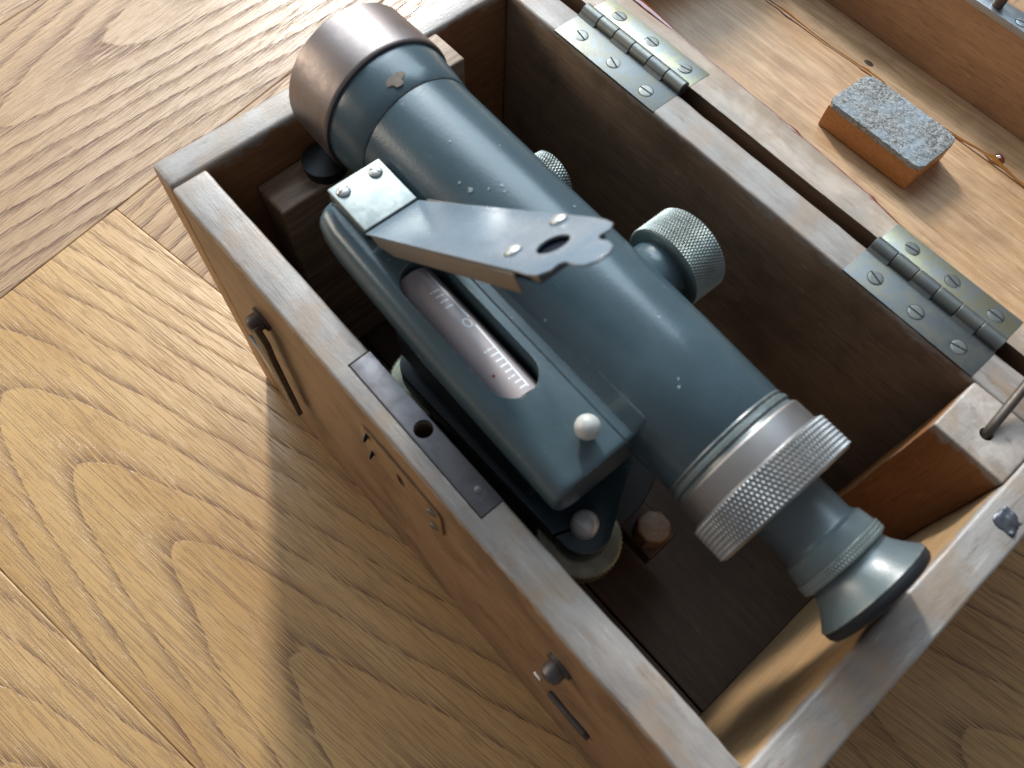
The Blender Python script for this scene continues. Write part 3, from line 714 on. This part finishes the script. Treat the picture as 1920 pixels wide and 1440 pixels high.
hme = cut(hme, prism(slot, -1.2, 1.6))
vh = obj('vial_housing', hme, lev, (0, 0, ZA)); vh['label'] = 'grey blue housing with a long rounded window for the vial'
md = vh.modifiers.new('edge', 'BEVEL'); md.width = 0.0009; md.segments = 2; md.limit_method = 'ANGLE'; md.angle_limit = math.radians(50)
# vial and its etched scale
VY, VZ, VR = -3.97, -0.34, 0.90
vi = part('spirit_vial', lathe([(9.2, 0.3), (9.25, .7), (9.4, VR), (15.1, VR), (15.22, .7), (15.25, .3)], 48, 'x', (0, VY, VZ)), 'vial', label='pale spirit vial with etched scale')
def onv(y, d=0.004): return VZ + math.sqrt(max(0.01, (VR + d) ** 2 - (y - VY) ** 2))
def strip(pts, w, name, mat):                             # flat mark following the curved glass
    V = []; F = []
    for i, (s, y) in enumerate(pts):
        a = Vector(pts[max(0, i - 1)]); b_ = Vector(pts[min(len(pts) - 1, i + 1)]); d = (b_ - a).normalized(); n_ = Vector((-d.y, d.x)) * w / 2
        for sg in (1, -1): V.append((s + sg * n_.x, y + sg * n_.y, onv(y + sg * n_.y)))
    for i in range(len(pts) - 1): F.append((2 * i, 2 * i + 1, 2 * i + 3, 2 * i + 2))
    return part(name, (V, F), mat, parent=vi)
def line(a, b_, k=2): return [(a[0] + (b_[0] - a[0]) * i / k, a[1] + (b_[1] - a[1]) * i / k) for i in range(k + 1)]
strip(line((9.65, -3.47), (11.85, -3.46)), 0.05, 'scale_line', 'etch'); strip(line((12.2, -3.47), (14.95, -3.60)), 0.07, 'scale_line', 'etch')
strip([(12.02 + 0.17 * math.cos(t * math.pi / 8), -3.66 + 0.13 * math.sin(t * math.pi / 8)) for t in range(17)], 0.055, 'scale_zero', 'etch')
for i, s in enumerate((10.45, 10.69, 10.93, 11.18)): strip(line((s, -3.58), (s, -3.90 - .06 * (i == 0))), 0.055, 'scale_tick', 'etch')
for i in range(8): strip(line((13.22 + .235 * i, -3.57), (13.22 + .235 * i, -3.88 - .08 * (i % 5 == 0))), 0.055, 'scale_tick', 'etch')
for s, y in ((13.99, -3.24), (14.02, -4.23)):
    n = 8; part('scale_dot', ([(s + .05 * math.cos(2 * math.pi * k / n), y + .05 * math.sin(2 * math.pi * k / n), onv(y + .05 * math.sin(2 * math.pi * k / n))) for k in range(n)], [tuple(range(n))]), 'red', parent=vi)
# white ball on the housing
part('ball_knob', lathe([(0.6, .10), (0.85, .20), (1.0, .26)] + [(1.32 - .40 * math.cos(t), .40 * math.sin(t)) for t in [0.55 + i * 0.2 for i in range(13)]] , 40, 'z', (17.33, -3.42, 0)), 'white', label='small white ball on the vial housing')
# mirror arm: post, plate, sheet-metal arm
post = part('arm_post', rbox((5.55, -4.40, 0.55), (7.60, -2.30, 1.28), 0.12), 'paint')
S_p = screw_mesh('plate_screw', 0.23, 0.08, 0.06, 0.05, 'screw', 14, 0.02)
pt = part('post_plate', rbox((5.55, -4.41, 1.28), (7.70, -2.28, 1.42), 0.05), 'plate', label='pale nickel plate with two slotted screws')
obj('screw', S_p, pt, (5.97, -4.03, ZA + 1.42), (0, 0, 1.75)); obj('screw', S_p, pt, (5.98, -2.72, ZA + 1.42), (0, 0, 0.62))
AA = math.radians(41.3)
def armpt(u, y, h): return (7.74 + u * math.cos(AA) - h * math.sin(AA), y, 1.36 + u * math.sin(AA) + h * math.cos(AA))
ao = [(0.0, -4.44), (5.0, -4.40), (9.4, -4.34), (9.9, -4.36), (10.25, -4.30), (10.45, -4.05), (10.42, -3.78), (10.55, -3.66), (10.95, -3.70), (11.25, -3.64), (11.45, -3.42), (11.45, -3.05), (11.3, -2.82), (11.0, -2.70), (10.6, -2.68), (10.45, -2.55), (10.5, -2.25), (10.35, -2.03), (10.0, -1.95), (9.4, -1.92), (5, -2.08), (0.0, -2.28)]
v, f = prism(ao, -0.07, 0.0, 0.02)
ame = cut(mesh_from('mirror_arm', v, f, ['arm']), lathe([(-1, .44), (1, .44)], 28, 'z', (9.39, -3.17, 0)))
for vt in ame.vertices: vt.co = Vector(armpt(vt.co.x / CM, vt.co.y / CM, vt.co.z / CM)) * CM
ame.update()
arm = obj('mirror_arm', ame, lev, (0, 0, ZA)); arm['label'] = 'raised sheet metal arm with a round hole and notched tip'
def armpart(name, vf, mat):
    v, f = vf; return part(name, ([armpt(*p) for p in v], f), mat, parent=arm)
for o_ in (): pass
def arm_local(o):                                         # children of the arm share its offset
    o.location = (0, 0, -ZA * CM); return o
arm_local(armpart('side_flange', prism([(0.25, -0.08), (9.3, -0.08), (9.3, -0.62), (1.5, -0.70), (0.5, -0.45)], -4.40, -4.32, 0.02, 'xz'), 'armside'))
arm_local(armpart('side_flange', prism([(0.25, -0.08), (9.0, -0.08), (9.0, -0.6), (1.5, -0.68), (0.5, -0.45)], -2.12, -2.05, 0.02, 'xz'), 'armside'))
arm_local(armpart('mirror', prism([(1.2, -4.2), (10.1, -4.2), (10.1, -2.2), (1.2, -2.2)], -0.35, -0.15, 0.02), 'glass'))
for u, y, rz in ((8.40, -2.25, 1.4), (8.37, -3.72, 1.5)):
    s = obj('screw', S_p, arm, Vector(armpt(u, y, 0.0)), (0, 0, 0)); s.rotation_euler = Matrix.Rotation(-AA, 3, 'Y').to_euler(); s.rotation_euler = (Matrix.Rotation(-AA, 3, 'Y') @ Matrix.Rotation(rz, 3, 'Z')).to_euler()
# focusing knob on its boss, smaller clamp knob behind
part('knob_boss', lathe([(1.6, 1.45), (2.05, 1.30), (2.3, 1.18), (2.5, 1.15), (3.1, 1.15), (3.2, 1.0)], 64, 'y', (14.3, 0, -0.1)), 'paint')
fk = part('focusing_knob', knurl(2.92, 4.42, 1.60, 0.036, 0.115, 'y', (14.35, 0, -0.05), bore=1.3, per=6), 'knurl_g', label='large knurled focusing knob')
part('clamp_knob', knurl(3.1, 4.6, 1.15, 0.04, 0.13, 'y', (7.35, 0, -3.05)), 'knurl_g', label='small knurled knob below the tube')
part('clamp_shaft', lathe([(0.2, .5), (3.2, .5)], 24, 'y', (7.35, 0, -3.05)), 'paint_d')
part('clamp_arm', rbox((6.4, -1.5, -4.4), (8.3, 2.2, -2.1), 0.3), 'paint_d')
# body under the tube
part('body', lathe([(-4.6, 3.6), (-4.3, 3.7), (-2.6, 3.3), (-1.2, 2.2), (-0.8, 1.8)], 64, 'z', (13.2, -0.6, 0)), 'paint_d')
part('side_bracket', rbox((9.2, -4.9, -4.2), (16.8, -1.0, -1.6), 0.3), 'paint_d')
# tribrach plate with three lobes
LB = [(18.62, -3.80), (9.96, -4.15), (14.3, 3.4)]
pts = []
for cx, cy_ in LB:
    for i in range(40): pts.append((cx + 1.02 * math.cos(2 * math.pi * i / 40), cy_ + 1.02 * math.sin(2 * math.pi * i / 40)))
def hull(P):
    P = sorted(set(P)); 
    def half(Q):
        h = []
        for p in Q:
            while len(h) > 1 and (h[-1][0] - h[-2][0]) * (p[1] - h[-2][1]) - (h[-1][1] - h[-2][1]) * (p[0] - h[-2][0]) <= 0: h.pop()
            h.append(p)
        return h
    a, b_ = half(P), half(P[::-1]); return a[:-1] + b_[:-1]
v, f = prism(hull(pts), -6.0, -4.95, 0.08)
slit = prism([(17.9, -5.4), (18.55, -3.78), (18.64, -3.82), (18.0, -5.45)], -7, -4)
tri = obj('tribrach_plate', cut(mesh_from('tribrach_plate', v, f, ['paint_d']), slit), lev, (0, 0, ZA)); tri['label'] = 'dark blue three lobed levelling plate'
for i, (cx, cy_) in enumerate(LB):
    fs = part('foot_screw', knurl(-7.1, -6.35, 1.62, 0.05, 0.2, 'z', (cx, cy_, 0)), 'foot')
    part('screw_shaft', lathe([(-8.4, .4), (-5.9, .4)], 20, 'z', (cx, cy_, 0)), 'foot', parent=fs)
    part('screw_cap', lathe([(-4.96, .50), (-4.62, .50), (-4.52, .49), (-4.38, .42), (-4.28, .30), (-4.22, .12)], 40, 'z', (cx, cy_, 0)), 'cap', parent=fs)
part('base_plate', prism([(14.2 + 4.9 * math.cos(2 * math.pi * i / 48), -1.5 + 4.9 * math.sin(2 * math.pi * i / 48)) for i in range(48)], -9.0, -8.3, 0.1), 'rubber')
part('base_stem', lathe([(-16.2, 1.9), (-12.6, 1.9), (-12.5, 2.6), (-9.0, 2.6)], 40, 'z', (14.2, -1.5, 0)), 'paint_d')
